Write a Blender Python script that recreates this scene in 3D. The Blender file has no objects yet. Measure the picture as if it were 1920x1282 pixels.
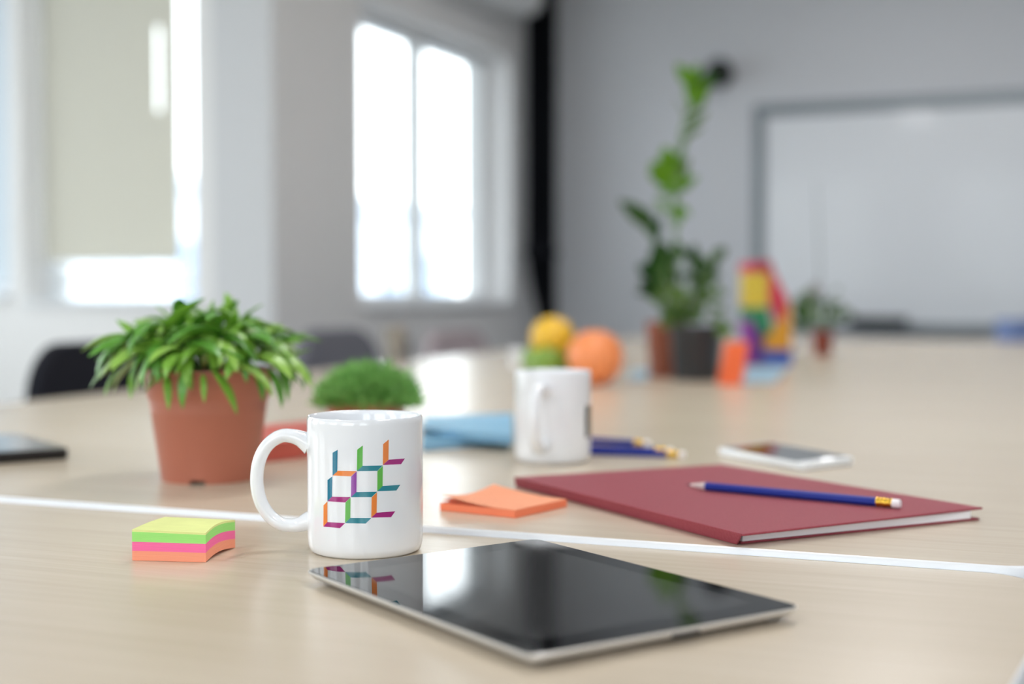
import bpy, math, random
from mathutils import Vector, Matrix
random.seed(7)
PI = math.pi
C = bpy.context.scene.collection
sc = bpy.context.scene

# ------------------------------------------------------------------ camera, light, exposure
F, HZ = 2500.0, 552.0                 # focal length in pixels of the 1920x1282 frame, row of the horizon
PITCH = math.atan((641 - HZ) / F)
T = 0.74                              # height of the near table
FT = T + 0.004                        # the long table stands a hair higher
EYE = Vector((0, 0, 0.92))
cd = bpy.data.cameras.new('camera'); cam = bpy.data.objects.new('camera', cd); C.objects.link(cam)
cam.location = EYE; cam.rotation_euler = (PI / 2 - PITCH, 0, 0)
cd.sensor_width = 36; cd.lens = F / 1920 * 36; cd.clip_start = 0.02; cd.clip_end = 200
cd.dof.use_dof = True; cd.dof.focus_distance = 0.905; cd.dof.aperture_fstop = 2.7
sc.camera = cam
sc.view_settings.view_transform = 'Standard'; sc.view_settings.look = 'None'
sc.view_settings.gamma = 1; sc.view_settings.use_curve_mapping = False
sc.view_settings.exposure = 0.42
SKY = 4.2
w = bpy.data.worlds.new('overcast_sky'); sc.world = w; w.use_nodes = True
wn = w.node_tree.nodes; bg = wn['Background']
bg.inputs[0].default_value = (0.92, 0.965, 1.0, 1); bg.inputs[1].default_value = SKY
sd = bpy.data.lights.new('added_sun', 'SUN'); sd.energy = 2.4; sd.angle = .2; sd.color = (1, .97, .92)
added_sun = bpy.data.objects.new('added_sun', sd); C.objects.link(added_sun)   # lamp added to light the street side only, from beyond the windowless right wall
sc.cycles.use_denoising = True
sc.cycles.max_bounces = 10; sc.cycles.diffuse_bounces = 6; sc.cycles.glossy_bounces = 5
sc.cycles.sample_clamp_indirect = 6
sc.cycles.caustics_reflective = False; sc.cycles.caustics_refractive = False

# ------------------------------------------------------------------ frames of reference
RA = math.radians(23.4)               # room axis (window wall and whiteboard wall)
TA = math.radians(21.3)               # table axis
def R(u, v, z): return Vector((u * math.sin(RA) + v * math.cos(RA), u * math.cos(RA) - v * math.sin(RA), z))
added_sun.rotation_euler = (R(1.2, 2.0, 3.2) - R(0, 0, 0)).to_track_quat('Z', 'Y').to_euler()
def ray(px, py):
    x = (px - 960) / F; y = -(py - 641) / F
    return Vector((x, math.cos(PITCH) + y * math.sin(PITCH), -math.sin(PITCH) + y * math.cos(PITCH)))
def at(px, py, z=FT):
    d = ray(px, py); return EYE + d * ((z - EYE.z) / d.z)
def at_y(px, py, Y):
    d = ray(px, py); return EYE + d * (Y / d.y)
def on_room(px, py, axis, val):       # hit with a vertical room plane, returns (u, v, z)
    d = ray(px, py)
    du = d.x * math.sin(RA) + d.y * math.cos(RA); dv = d.x * math.cos(RA) - d.y * math.sin(RA)
    t = val / (du if axis == 'u' else dv)
    return (du * t, dv * t, EYE.z + d.z * t)
DU = 6.6                              # whiteboard wall
VB = on_room(1010, 500, 'u', DU)[1]   # receding window wall
UA = on_room(512, 500, 'v', VB)[0]    # wall with the blind
VL, UBACK, VR, H = -4.75, -2.6, 2.6, 2.75

# ------------------------------------------------------------------ materials
MATS = {}
def mat(name, col, rough=0.5, metal=0.0, spec=0.5, noise=0.0, scale=20.0, stretch=(1, 1, 1), bump=0.0, col2=None,
        trans=0.0, coat=0.0, sss=0.0, emit=None, ior=None, sheen=0.0, detail=4.0, translucent=0.0):
    if name in MATS: return MATS[name]
    m = bpy.data.materials.new(name); m.use_nodes = True; nt = m.node_tree; N = nt.nodes; L = nt.links
    b = N['Principled BSDF']
    b.inputs['Base Color'].default_value = (*col, 1); b.inputs['Roughness'].default_value = rough
    b.inputs['Metallic'].default_value = metal; b.inputs['Specular IOR Level'].default_value = spec
    b.inputs['Transmission Weight'].default_value = trans; b.inputs['Coat Weight'].default_value = coat
    b.inputs['Coat Roughness'].default_value = 0.05
    if sss: b.inputs['Subsurface Weight'].default_value = sss; b.inputs['Subsurface Radius'].default_value = (.01, .01, .006); b.inputs['Subsurface Scale'].default_value = 0.3
    if ior: b.inputs['IOR'].default_value = ior
    if sheen: b.inputs['Sheen Weight'].default_value = sheen
    if emit: b.inputs['Emission Color'].default_value = (*emit[0], 1); b.inputs['Emission Strength'].default_value = emit[1]
    if noise or bump or col2:
        tc = N.new('ShaderNodeTexCoord'); mp = N.new('ShaderNodeMapping'); mp.inputs['Scale'].default_value = stretch
        nz = N.new('ShaderNodeTexNoise'); nz.inputs['Scale'].default_value = scale; nz.inputs['Detail'].default_value = detail
        L.new(tc.outputs['Object'], mp.inputs['Vector']); L.new(mp.outputs['Vector'], nz.inputs['Vector'])
        if noise or col2:
            cr = N.new('ShaderNodeValToRGB'); e = cr.color_ramp.elements
            c2 = col2 or tuple(max(0, c * (1 - noise)) for c in col)
            e[0].position = 0.3; e[1].position = 0.7
            e[0].color = (*c2, 1); e[1].color = (*col, 1)
            L.new(nz.outputs['Fac'], cr.inputs['Fac']); L.new(cr.outputs['Color'], b.inputs['Base Color'])
        if bump:
            bp = N.new('ShaderNodeBump'); bp.inputs['Strength'].default_value = bump; bp.inputs['Distance'].default_value = 0.001
            L.new(nz.outputs['Fac'], bp.inputs['Height']); L.new(bp.outputs['Normal'], b.inputs['Normal'])
    if translucent:
        out = N['Material Output']; tr = N.new('ShaderNodeBsdfTranslucent'); tr.inputs['Color'].default_value = (*col, 1)
        mx = N.new('ShaderNodeMixShader'); mx.inputs[0].default_value = translucent
        L.new(b.outputs[0], mx.inputs[1]); L.new(tr.outputs[0], mx.inputs[2]); L.new(mx.outputs[0], out.inputs['Surface'])
    MATS[name] = m; return m
def S(r, g, b):                       # sRGB 0-255 to linear
    f = lambda c: (c / 255 / 12.92) if c <= 10.3 else ((c / 255 + 0.055) / 1.055) ** 2.4
    return (f(r), f(g), f(b))

# ------------------------------------------------------------------ mesh helper
class MB:
    def __init__(s): s.v = []; s.f = []; s.mi = []; s.k = 0
    def add(s, vs, fs, mi=None):
        o = len(s.v); s.v += [Vector(p) for p in vs]
        for f in fs: s.f.append(tuple(i + o for i in f)); s.mi.append(s.k if mi is None else mi)
        return s
    def box(s, x0, x1, y0, y1, z0, z1, fn=None):
        vs = [Vector((x, y, z)) for z in (z0, z1) for y in (y0, y1) for x in (x0, x1)]
        if fn: vs = [fn(*p) for p in vs]
        return s.add(vs, [(0, 2, 3, 1), (4, 5, 7, 6), (0, 1, 5, 4), (2, 6, 7, 3), (0, 4, 6, 2), (1, 3, 7, 5)])
    def prism(s, pts, z0, z1, pts_low=None):
        n = len(pts); lo = pts_low or pts
        vs = [(p[0], p[1], z0) for p in lo] + [(p[0], p[1], z1) for p in pts]
        fs = [tuple(range(n))[::-1], tuple(range(n, 2 * n))] + [(i, (i + 1) % n, n + (i + 1) % n, n + i) for i in range(n)]
        return s.add(vs, fs)
    def loft(s, rings, cap=True, closed=True):
        n = len(rings[0]); vs = [p for r in rings for p in r]; fs = []
        for k in range(len(rings) - 1):
            for i in range(n if closed else n - 1):
                j = (i + 1) % n
                fs.append((k * n + i, k * n + j, (k + 1) * n + j, (k + 1) * n + i))
        if cap: fs += [tuple(range(n))[::-1], tuple((len(rings) - 1) * n + i for i in range(n))]
        return s.add(vs, fs)
    def lathe(s, prof, n=64, c=(0, 0, 0), skip=None):
        vs = []; fs = []; m = len(prof)
        for i in range(n):
            a = 2 * PI * i / n
            for r, z in prof: vs.append((c[0] + r * math.cos(a), c[1] + r * math.sin(a), c[2] + z))
        for i in range(n):
            for k in range(m - 1):
                if skip and skip(i, k): continue
                j = (i + 1) % n; q = (i * m + k, j * m + k, j * m + k + 1, i * m + k + 1)
                fs.append(q)
        return s.add(vs, fs)
    def tube(s, path, rad, n=12, flat=1.0, up=None):
        path = [Vector(p) for p in path]; rings = []; m = len(path)
        rad = rad if isinstance(rad, (list, tuple)) else [rad] * m
        ref = Vector(up) if up else None
        nrm = None
        for i, p in enumerate(path):
            t = (path[min(i + 1, m - 1)] - path[max(i - 1, 0)]).normalized()
            if ref: b = ref.normalized(); a = t.cross(b).normalized()
            else:
                if nrm is None:
                    nrm = t.orthogonal().normalized()
                nrm = (nrm - t * nrm.dot(t)).normalized(); a = nrm; b = t.cross(a)
            rings.append([p + a * (math.cos(2 * PI * j / n) * rad[i]) + b * (math.sin(2 * PI * j / n) * rad[i] * flat) for j in range(n)])
        return s.loft(rings)
    def sphere(s, c, r, n=24, m=14, sc=(1, 1, 1), fn=None):
        prof = []; vs = []; fs = []
        for k in range(m + 1):
            th = PI * k / m
            for i in range(n):
                a = 2 * PI * i / n
                p = Vector((math.sin(th) * math.cos(a), math.sin(th) * math.sin(a), -math.cos(th)))
                q = 1 + (fn(p) if fn else 0)
                vs.append((c[0] + p.x * r * q * sc[0], c[1] + p.y * r * q * sc[1], c[2] + p.z * r * q * sc[2]))
        for k in range(m):
            for i in range(n):
                j = (i + 1) % n; fs.append((k * n + i, k * n + j, (k + 1) * n + j, (k + 1) * n + i))
        return s.add(vs, fs)
    def build(s, name, mats, parent=None, loc=None, rot=None, world=False, bevel=0, sharp=35, smooth=True, seg=2):
        me = bpy.data.meshes.new(name)
        off = Vector((0, 0, 0))
        if world: off = (parent.matrix_basis.translation if parent else Vector((0, 0, 0)))
        me.from_pydata([v - off for v in s.v], [], s.f)
        mats = mats if isinstance(mats, (list, tuple)) else [mats]
        for m in mats: me.materials.append(m)
        me.polygons.foreach_set('material_index', s.mi)
        me.validate(); me.update()
        import bmesh
        bm = bmesh.new(); bm.from_mesh(me); bmesh.ops.remove_doubles(bm, verts=bm.verts, dist=1e-6)
        bmesh.ops.recalc_face_normals(bm, faces=bm.faces); bm.to_mesh(me); bm.free()
        if smooth:
            me.polygons.foreach_set('use_smooth', [True] * len(me.polygons)); me.set_sharp_from_angle(angle=math.radians(sharp))
        o = bpy.data.objects.new(name, me); C.objects.link(o)
        if parent: o.parent = parent
        if loc is not None: o.location = loc
        if rot is not None: o.rotation_euler = rot
        if bevel:
            bv = o.modifiers.new('bevel', 'BEVEL'); bv.width = bevel; bv.segments = seg; bv.limit_method = 'ANGLE'; bv.angle_limit = math.radians(40)
            bv.harden_normals = False
        return o
def thing(name, loc, label, cat, group=None, rz=0):
    o = bpy.data.objects.new(name, None); C.objects.link(o); o.location = loc; o.rotation_euler = (0, 0, rz)
    o.empty_display_size = 0.02; o['label'] = label; o['category'] = cat
    if group: o['group'] = group
    return o
def struct(o): o['kind'] = 'structure'; return o
def round_poly(pts, rads, n=6):       # 2D polygon with rounded corners
    out = []; m = len(pts); rads = rads if isinstance(rads, (list, tuple)) else [rads] * m
    for i in range(m):
        p0, p, p1 = Vector(pts[i - 1][:2]), Vector(pts[i][:2]), Vector(pts[(i + 1) % m][:2]); r = rads[i]
        if r <= 0: out.append(tuple(p)); continue
        a = (p0 - p).normalized(); b = (p1 - p).normalized(); ang = a.angle(b); d = r / math.tan(ang / 2)
        d = min(d, (p0 - p).length * .49, (p1 - p).length * .49); r2 = d * math.tan(ang / 2)
        c = p + (a + b).normalized() * (r2 / math.sin(ang / 2))
        s_, e_ = p + a * d - c, p + b * d - c
        tot = s_.angle_signed(e_)
        for k in range(n + 1):
            t = -tot * k / n
            out.append((c.x + s_.x * math.cos(t) - s_.y * math.sin(t), c.y + s_.x * math.sin(t) + s_.y * math.cos(t)))
    return out
def inset(pts, d):
    m = len(pts); cx = sum(p[0] for p in pts) / m; cy = sum(p[1] for p in pts) / m; out = []
    for i in range(m):
        p0, p, p1 = Vector(pts[i - 1][:2]), Vector(pts[i][:2]), Vector(pts[(i + 1) % m][:2])
        e0 = (p - p0); e1 = (p1 - p)
        n0 = Vector((-e0.y, e0.x)).normalized(); n1 = Vector((-e1.y, e1.x)).normalized()
        if n0.dot(Vector((cx, cy)) - p) < 0: n0.negate()
        if n1.dot(Vector((cx, cy)) - p) < 0: n1.negate()
        b = (n0 + n1); b = b / max(0.2, b.dot(n0)) if b.length > 1e-6 else n0
        out.append((p.x + b.x * d, p.y + b.y * d))
    return out

# ------------------------------------------------------------------ the room
m_wall = mat('wall_paint', S(224, 224, 225), 0.75, spec=0.3, bump=0.15, scale=140)
m_wallC = mat('grey_wall_paint', S(202, 205, 211), 0.6, spec=0.4, bump=0.1, scale=140)
m_ceil = mat('ceiling_paint', S(225, 225, 222), 0.8, spec=0.2, bump=0.1, scale=100)
m_floor = mat('grey_carpet', S(112, 110, 108), 0.95, spec=0.1, noise=0.25, scale=260, bump=0.4)
m_white = mat('white_frame_plastic', S(236, 238, 240), 0.3, spec=0.5, noise=0.02, scale=8)
m_sill = mat('white_sill_laminate', S(236, 238, 240), 0.35, noise=0.02, scale=6)

def wall_rects(u0, u1, z0, z1, ops):
    us = sorted({u0, u1, *[o[0] for o in ops], *[o[1] for o in ops]}); out = []
    for a, b in zip(us, us[1:]):
        cuts = sorted([(o[2], o[3]) for o in ops if o[0] <= a + 1e-6 and o[1] >= b - 1e-6]); z = z0
        for c0, c1 in cuts:
            if c0 > z: out.append((a, b, z, c0))
            z = c1
        if z < z1: out.append((a, b, z, z1))
    return out
def wall(name, axis, p0, p1, plane, out, ops, m, th=0.26):
    mb = MB()
    for a, b, z0, z1 in wall_rects(p0, p1, 0, H, ops):
        if axis == 'u': mb.box(a, b, *sorted((plane, plane + out * th)), z0, z1, fn=R)
        else: mb.box(*sorted((plane, plane + out * th)), a, b, z0, z1, fn=R)
    o = struct(mb.build(name, m, sharp=20)); return o

def window(n, axis, a, b, z0, z1, plane, out, depth, mull, fw=0.05, rail=0.05, pane_mat=None, portal=True, leafs=None):
    """frame, mullions, panes and sill of a window set 'depth' into its wall"""
    root = bpy.data.objects.new('window_%d' % n, None); C.objects.link(root)
    P = (lambda s, d, z: R(s, plane + out * d, z)) if axis == 'u' else (lambda s, d, z: R(plane + out * d, s, z))
    root.location = P((a + b) / 2, depth, z0); root['kind'] = 'structure'; root.empty_display_size = .05
    fb = lambda s0, s1, d0, d1, c0, c1: MB().box(s0, s1, d0, d1, c0, c1, fn=P)
    mb = MB()
    for q in ((a, a + fw, z0, z1), (b - fw, b, z0, z1), (a + fw, b - fw, z1 - fw, z1), (a + fw, b - fw, z0, z0 + rail)):
        mb.box(q[0], q[1], depth, depth + 0.07, q[2], q[3], fn=P)
    mb.build('window_frame', m_white, root, world=True, smooth=False)
    for s in mull:
        fb(s - 0.03, s + 0.03, depth - 0.01, depth + 0.06, z0 + rail, z1 - fw).build('mullion', m_white, root, world=True, smooth=False)
    es = [a + fw] + [x for s in mull for x in (s - 0.03, s + 0.03)] + [b - fw]
    for s0, s1 in zip(es[::2], es[1::2]):
        fb(s0, s1, depth + 0.03, depth + 0.036, z0 + rail, z1 - fw).build('window_pane', m_glass, root, world=True, smooth=False)
    fb(a + .002, b - .002, -0.03, depth, z0 - 0.001, z0 + 0.018).build('window_sill', m_sill, root, world=True, smooth=False)
    if portal:
        ld = bpy.data.lights.new('daylight_portal', 'AREA'); ld.shape = 'RECTANGLE'; ld.size = b - a; ld.size_y = z1 - z0
        ld.cycles.is_portal = True
        lo = bpy.data.objects.new('daylight_portal', ld); C.objects.link(lo)
        lo.location = P((a + b) / 2, 0.24, (z0 + z1) / 2)
        dirv = (P(0, 0, 0) - P(0, 1, 0)).normalized()
        lo.rotation_euler = dirv.to_track_quat('-Z', 'Y').to_euler()
    return root
# thin window glass: mostly straight-through with a mirror share
m_glass = bpy.data.materials.new('window_glass'); m_glass.use_nodes = True
_n = m_glass.node_tree.nodes; _l = m_glass.node_tree.links; _n.remove(_n['Principled BSDF'])
_t = _n.new('ShaderNodeBsdfTransparent'); _t.inputs[0].default_value = (.96, .98, .98, 1); _g = _n.new('ShaderNodeBsdfGlossy'); _g.inputs['Roughness'].default_value = .02
_lw = _n.new('ShaderNodeLayerWeight'); _p5 = _n.new('ShaderNodeMath'); _p5.operation = 'POWER'; _p5.inputs[1].default_value = 5
_fr = _n.new('ShaderNodeMath'); _fr.operation = 'MULTIPLY_ADD'; _fr.inputs[1].default_value = .5; _fr.inputs[2].default_value = .03
_l.new(_lw.outputs['Facing'], _p5.inputs[0]); _l.new(_p5.outputs[0], _fr.inputs[0]); _mx = _n.new('ShaderNodeMixShader')
_l.new(_fr.outputs[0], _mx.inputs[0]); _l.new(_t.outputs[0], _mx.inputs[1]); _l.new(_g.outputs[0], _mx.inputs[2]); _l.new(_mx.outputs[0], _n['Material Output'].inputs[0])

# window 2 in the receding wall
w2a = on_room(678, 500, 'v', VB); w2b = on_room(957, 500, 'v', VB)
z2t = on_room(900, 84, 'v', VB)[2]; z2b = on_room(945, 573, 'v', VB)[2]
w2 = (w2a[0], w2b[0], z2b, z2t)
w2m = on_room(786, 300, 'v', VB - 0.15)[0]
# window 1 in the wall with the blind, and its neighbour at the frame's left edge
w1a = on_room(46, 570, 'u', UA); w1b = on_room(366, 570, 'u', UA)
w3b = on_room(18, 570, 'u', UA)
w1 = (w1a[1], w1b[1], w1a[2], 2.2); w3 = (w3b[1] - .7, w3b[1], w1a[2] + .02, 2.2)
struct(MB().box(UBACK - .3, DU + .3, VL - .3, VR + .3, -0.1, 0, fn=R).build('floor', m_floor))
struct(MB().box(UBACK - .3, DU + .3, VL - .3, VR + .3, H, H + .1, fn=R).build('ceiling', m_ceil))
wall('wall_window_side', 'u', UA, DU, VB, -1, [w2], m_wall)
wall('wall_blind_side', 'v', VL, VB - 0.26, UA, 1, [w1, w3], mat('lit_wall_paint', S(248, 246, 244), 0.7, spec=.3, bump=.15, scale=140))  # whiter copy of the wall paint: brightness of the light here put into colour
wall('wall_whiteboard', 'v', VB - .26, VR, DU, 1, [], m_wallC)
wl = [(-2.1, -0.7, 0.85, 2.35), (-0.2, 1.3, 0.6, 2.5), (1.8, 3.55, 0.6, 2.5)]
wall('wall_left', 'u', UBACK, UA, VL, -1, wl, m_wall)
wall('wall_right', 'u', UBACK, DU, VR, 1, [], m_wall)
wb = [(-3.9, -2.3, .85, 2.35), (-1.5, .1, .85, 2.35), (0.7, 2.0, .85, 2.35)]
wall('wall_back', 'v', VL, VR, UBACK, -1, wb, m_wall)
window(1, 'v', w1[0], w1[1], w1[2], w1[3], UA, 1, 0.12, [], fw=.03, rail=.022)
window(2, 'u', w2[0], w2[1], w2[2], w2[3], VB, -1, 0.15, [w2m], fw=.045, rail=.06)
window(3, 'v', w3[0], w3[1], w3[2], w3[3], UA, 1, 0.12, [], fw=.03)
k = 4
for q in wl: window(k, 'u', *q, VL, -1, 0.12, [(q[0] + q[1]) / 2]); k += 1
for q in wb: window(k, 'v', *q, UBACK, -1, 0.12, [(q[0] + q[1]) / 2]); k += 1
m_base = mat('grey_baseboard', S(150, 150, 150), 0.5, noise=.05, scale=10)
struct(MB().box(DU - .015, DU, VB, VR, 0, .08, fn=R).build('baseboard_back', m_base))
struct(MB().box(UA + .02, DU - .02, VB, VB + .015, 0, .08, fn=R).build('baseboard_left', m_base))

zb = on_room(200, 530, 'u', UA + .13)[2]
MB().box(UA + .12, UA + .16, w1[0] + .03, w1[1] - .03, zb - .012, zb + .012, fn=R).build('glazing_bar', m_white, bpy.data.objects['window_1'], world=True, smooth=False)
# ceiling lights (outside the frame, they light the room)
m_lamp = mat('ceiling_lamp_diffuser', (1, 1, 1), 0.4, emit=((1.0, 0.99, 0.985), 15.0), noise=.01)
m_alu = mat('brushed_aluminium', S(190, 192, 196), 0.35, metal=1.0, noise=.1, scale=30, stretch=(1, 12, 1))
for i, (u, v, lab) in enumerate(((-0.6, -1.6, 'long ceiling light panel nearest the camera side'), (2.0, -0.6, 'long ceiling light panel above the middle of the table'),
                        (4.6, -0.6, 'long ceiling light panel nearest the whiteboard'), (0.4, 1.2, 'long ceiling light panel near the right wall'))):
    t = thing('ceiling_light', R(u, v, H - .06), lab, 'ceiling light', 'ceiling light panels')
    MB().box(u - .6, u + .6, v - .17, v + .17, H - .06, H - .001, fn=R).build('housing', m_white, t, world=True, bevel=.004)
    MB().box(u - .57, u + .57, v - .14, v + .14, H - .064, H - .0605, fn=R).build('diffuser', m_lamp, t, world=True, smooth=False)

# ------------------------------------------------------------------ roller blind on window 1
m_blind = mat('cream_blind_fabric', S(230, 227, 217), 0.8, spec=.1, noise=.05, scale=90, stretch=(1, 1, 14), translucent=0.42)
bt = thing('roller_blind', R(UA + .06, (w1[0] + w1[1]) / 2, 2.14), 'cream roller blind pulled down over the left window', 'blind')
ub = UA + .075
ba = on_room(84, 480, 'u', ub)[1]; bb = on_room(338, 480, 'u', ub)[1]; bz = on_room(200, 489, 'u', ub)[2]
s0 = on_room(295, 100, 'u', ub)[1]; s1 = on_room(299, 100, 'u', ub)[1]; sz0 = on_room(297, 208, 'u', ub)[2]; sz1 = on_room(297, 50, 'u', ub)[2]  # slit added to the fabric; sky shining through stands in for a vertical highlight
mb = MB()
for q in ((ba, s0, bz, 2.12), (s1, bb, bz, 2.12), (s0, s1, bz, sz0), (s0, s1, sz1, 2.12)):
    mb.box(ub, ub + .001, q[0], q[1], q[2], q[3], fn=R)
mb.build('blind_fabric', m_blind, bt, world=True, smooth=False)
MB().tube([R(ub, ba, 2.14), R(ub, bb, 2.14)], .022, 16).build('blind_roller', m_white, bt, world=True)
MB().box(ub - .004, ub + .006, ba, bb, bz - .012, bz, fn=R).build('bottom_bar', m_alu, bt, world=True, bevel=.002)
ch = bb + .012
MB().tube([R(ub - .02, ch, 2.14), R(ub - .02, ch, 1.25)], .0016, 6).build('pull_chain', m_alu, bt, world=True)

m_b3 = mat('dimming_blind_fabric', S(226, 232, 236), 0.8, spec=.1, noise=.05, scale=90, stretch=(1, 1, 14), translucent=0.45)  # blind added to keep this window from blowing out to plain white
bt = thing('roller_blind', R(ub, (w3[0] + w3[1]) / 2, 2.14), 'pale bluish roller blind added to dim the window cut by the left edge', 'blind')
MB().box(ub, ub + .001, w3[0] + .04, w3[1] - .012, w3[2] + .06, 2.12, fn=R).build('blind_fabric', m_b3, bt, world=True, smooth=False)
MB().tube([R(ub, w3[0] + .04, 2.14), R(ub, w3[1] - .02, 2.14)], .022, 16).build('blind_roller', m_white, bt, world=True)
MB().box(ub - .004, ub + .006, w3[0] + .04, w3[1] - .012, w3[2] + .048, w3[2] + .06, fn=R).build('bottom_bar', m_alu, bt, world=True, bevel=.002)

# ------------------------------------------------------------------ outside: a pale building across the street
m_fac = mat('pale_facade', S(205, 214, 226), 0.9, noise=.08, scale=.6)
m_fw = mat('far_window_glass', S(120, 140, 165), 0.2, noise=.1, scale=.4)
bo = thing('building', R(26, -16, -6), 'pale facade of a building seen through the open window beside the black curtain', 'building')
MB().box(20, 33, -24, -16, -6, 3.0, fn=R).build('facade', m_fac, bo, world=True, smooth=False)
MB().box(19.8, 33.2, -24.2, -15.8, 3.0, 3.25, fn=R).build('roof_edge', m_fac, bo, world=True, smooth=False)
for i in range(6):
    for j in range(2):
        MB().box(20.8 + i * 2, 21.8 + i * 2, -16, -15.97, -2.6 + j * 3, -1 + j * 3, fn=R).build('window', m_fw, bo, world=True, smooth=False)
struct(MB().box(-40, 60, -60, 40, -6.2, -6, fn=R).build('street_ground', mat('street_asphalt', S(150, 152, 155), .9, noise=.2, scale=.5)))

# ------------------------------------------------------------------ air conditioner, curtain, whiteboard, wall speaker
m_ac = mat('air_conditioner_plastic', S(214, 216, 218), 0.4, noise=.02, scale=5)
e = on_room(1036, 0, 'v', VB + .22); ue = min(e[0], 6.1); za = on_room(985, 44, 'v', VB + .1)[2]
t = thing('air_conditioner', R(ue - .6, VB, za), 'white wall air conditioner with a rounded end above the far window', 'air conditioner')
prof = round_poly([(0.002, za), (.22, za + .02), (.24, za + .15), (.2, za + .29), (0.002, za + .29)], [.005, .06, .05, .04, .005], 5)
MB().loft([[R(ue - 1.3 + d, VB + (p[0]) * (1 if abs(q) < 1 else .93), za + .145 + (p[1] - za - .145) * (1 if abs(q) < 1 else .93)) for p in prof] for d, q in ((0, 1), (.02, 0), (1.28, 0), (1.3, 1))]).build('casing', m_ac, t, world=True)
MB().box(ue - 1.15, ue - .1, VB + .18, VB + .222, za + .012, za + .03, fn=R).build('air_flap', m_white, t, world=True, bevel=.002)

m_blk = mat('black_curtain_fabric', S(16, 18, 24), 0.9, spec=.15, noise=.3, scale=60, sheen=.0)
ct = thing('curtain', R(DU - .2, VB + .1, 0), 'black curtain hanging in the room corner, gathered by a tie', 'curtain')
yc = 6.82
def cur_edge(side, z):
    zt = 1.14
    if side > 0: return at_y(1043, 500, yc).x
    xl = at_y(986, 500, yc).x
    if z > zt: return xl + (z - zt) * .0
    return xl + min(1, (zt - z) / .42) ** 1.5 * .085
rings = []
for i in range(40):
    z = 0.02 + (2.66 - .02) * i / 39
    x0, x1 = cur_edge(-1, z), cur_edge(1, z); nn = 36; ring = []
    am = .018 if abs(z - 1.14) > .08 else .007
    for jx in range(nn + 1):
        f = jx / nn; ring.append((x0 + (x1 - x0) * f, yc - .28 * 0 + am * math.sin(f * 2 * PI * 4.5 + z * .4) - .02, z))
    ring += [(p[0], p[1] + .012, p[2]) for p in ring[::-1]]
    rings.append(ring)
mb = MB(); mb.loft(rings); cu = mb.build('curtain_cloth', m_blk, ct, world=True)
MB().tube([(at_y(984, 465, yc - .06).x, yc - .05, 1.14), (at_y(1000, 465, yc - .06).x, yc - .065, 1.13), (at_y(1046, 465, yc - .06).x, yc - .05, 1.13)], .022, 10).build('tie_back', m_blk, ct, world=True)
MB().tube([(at_y(982, 465, yc).x, yc - .03, 2.68), (at_y(1050, 465, yc).x, yc - .03, 2.68)], .012, 10).build('curtain_rail', m_alu, ct, world=True)

m_bd = mat('whiteboard_enamel', S(222, 226, 232), 0.3, spec=.5, noise=.02, scale=1.5, coat=.2)
m_bf = mat('whiteboard_frame_metal', S(128, 136, 142), 0.4, metal=.3, noise=.05, scale=12)
c0 = on_room(1412, 197, 'u', DU - .03); c1 = on_room(1412, 616, 'u', DU - .03)
bv0, bv1, bz0, bz1 = c0[1], 2.3, c1[2], c0[2]
t = thing('whiteboard', R(DU, (bv0 + bv1) / 2, bz0), 'large wall-mounted whiteboard with a grey metal frame', 'whiteboard')
MB().box(DU - .018, DU - .002, bv0 + .03, bv1 - .03, bz0 + .03, bz1 - .03, fn=R).build('writing_surface', m_bd, t, world=True, smooth=False)
fwid = .062
for q in ((bv0, bv1, bz1 - fwid, bz1), (bv0, bv1, bz0, bz0 + .03), (bv0, bv0 + fwid, bz0 + .03, bz1 - fwid), (bv1 - fwid, bv1, bz0 + .03, bz1 - fwid)):
    MB().box(DU - .03, DU - .001, q[0], q[1], q[2], q[3], fn=R).build('frame_bar', m_bf, t, world=True, bevel=.004)
tv1 = on_room(1880, 618, 'u', DU - .1)[1]; tv0 = on_room(1600, 618, 'u', DU - .1)[1]
MB().box(DU - .11, DU - .03, tv0, tv1, bz0 - .004, bz0 + .014, fn=R).build('pen_tray', m_bf, t, world=True, bevel=.003)
e0 = on_room(1592, 618, 'u', DU - .12)[1]; e1 = on_room(1700, 618, 'u', DU - .12)[1]
t = thing('board_eraser', R(DU - .08, (e0 + e1) / 2, bz0 + .0145), 'long black whiteboard eraser on the tray below the whiteboard', 'eraser')
MB().box(DU - .115, DU - .06, e0, e1, bz0 + .0145, bz0 + .026, fn=R).build('felt_pad', mat('black_felt', S(22, 24, 28), .95, noise=.2, scale=200), t, world=True)
MB().box(DU - .118, DU - .057, e0 - .002, e1 + .002, bz0 + .026, bz0 + .064, fn=R).build('eraser_body', mat('black_eraser_plastic', S(16, 20, 26), .5, noise=.1), t, world=True, bevel=.006)

m_spk = mat('black_speaker_plastic', S(24, 25, 30), 0.6, noise=.1, scale=30)
sp = on_room(1350, 138, 'u', DU - .08)
t = thing('wall_speaker', R(DU, sp[1], sp[2]), 'small round black speaker on the wall above the tall plant', 'speaker')
cw = R(DU - .08, sp[1], sp[2]); nrm = (R(DU - 1, 0, 0) - R(DU, 0, 0)).normalized()
MB().tube([cw + nrm * d for d in (-.035, -.03, .03, .045, .05)], [.03, .062, .07, .06, .04], 24).build('speaker_body', m_spk, t, world=True)
MB().tube([cw + nrm * .05, cw + nrm * .054], [.045, .04], 24).build('speaker_grille', mat('black_grille', S(12, 12, 14), .8, noise=.4, scale=400), t, world=True)
MB().tube([cw - nrm * .036, cw - nrm * .079], [.015, .022], 12).build('wall_bracket', m_spk, t, world=True)

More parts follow.
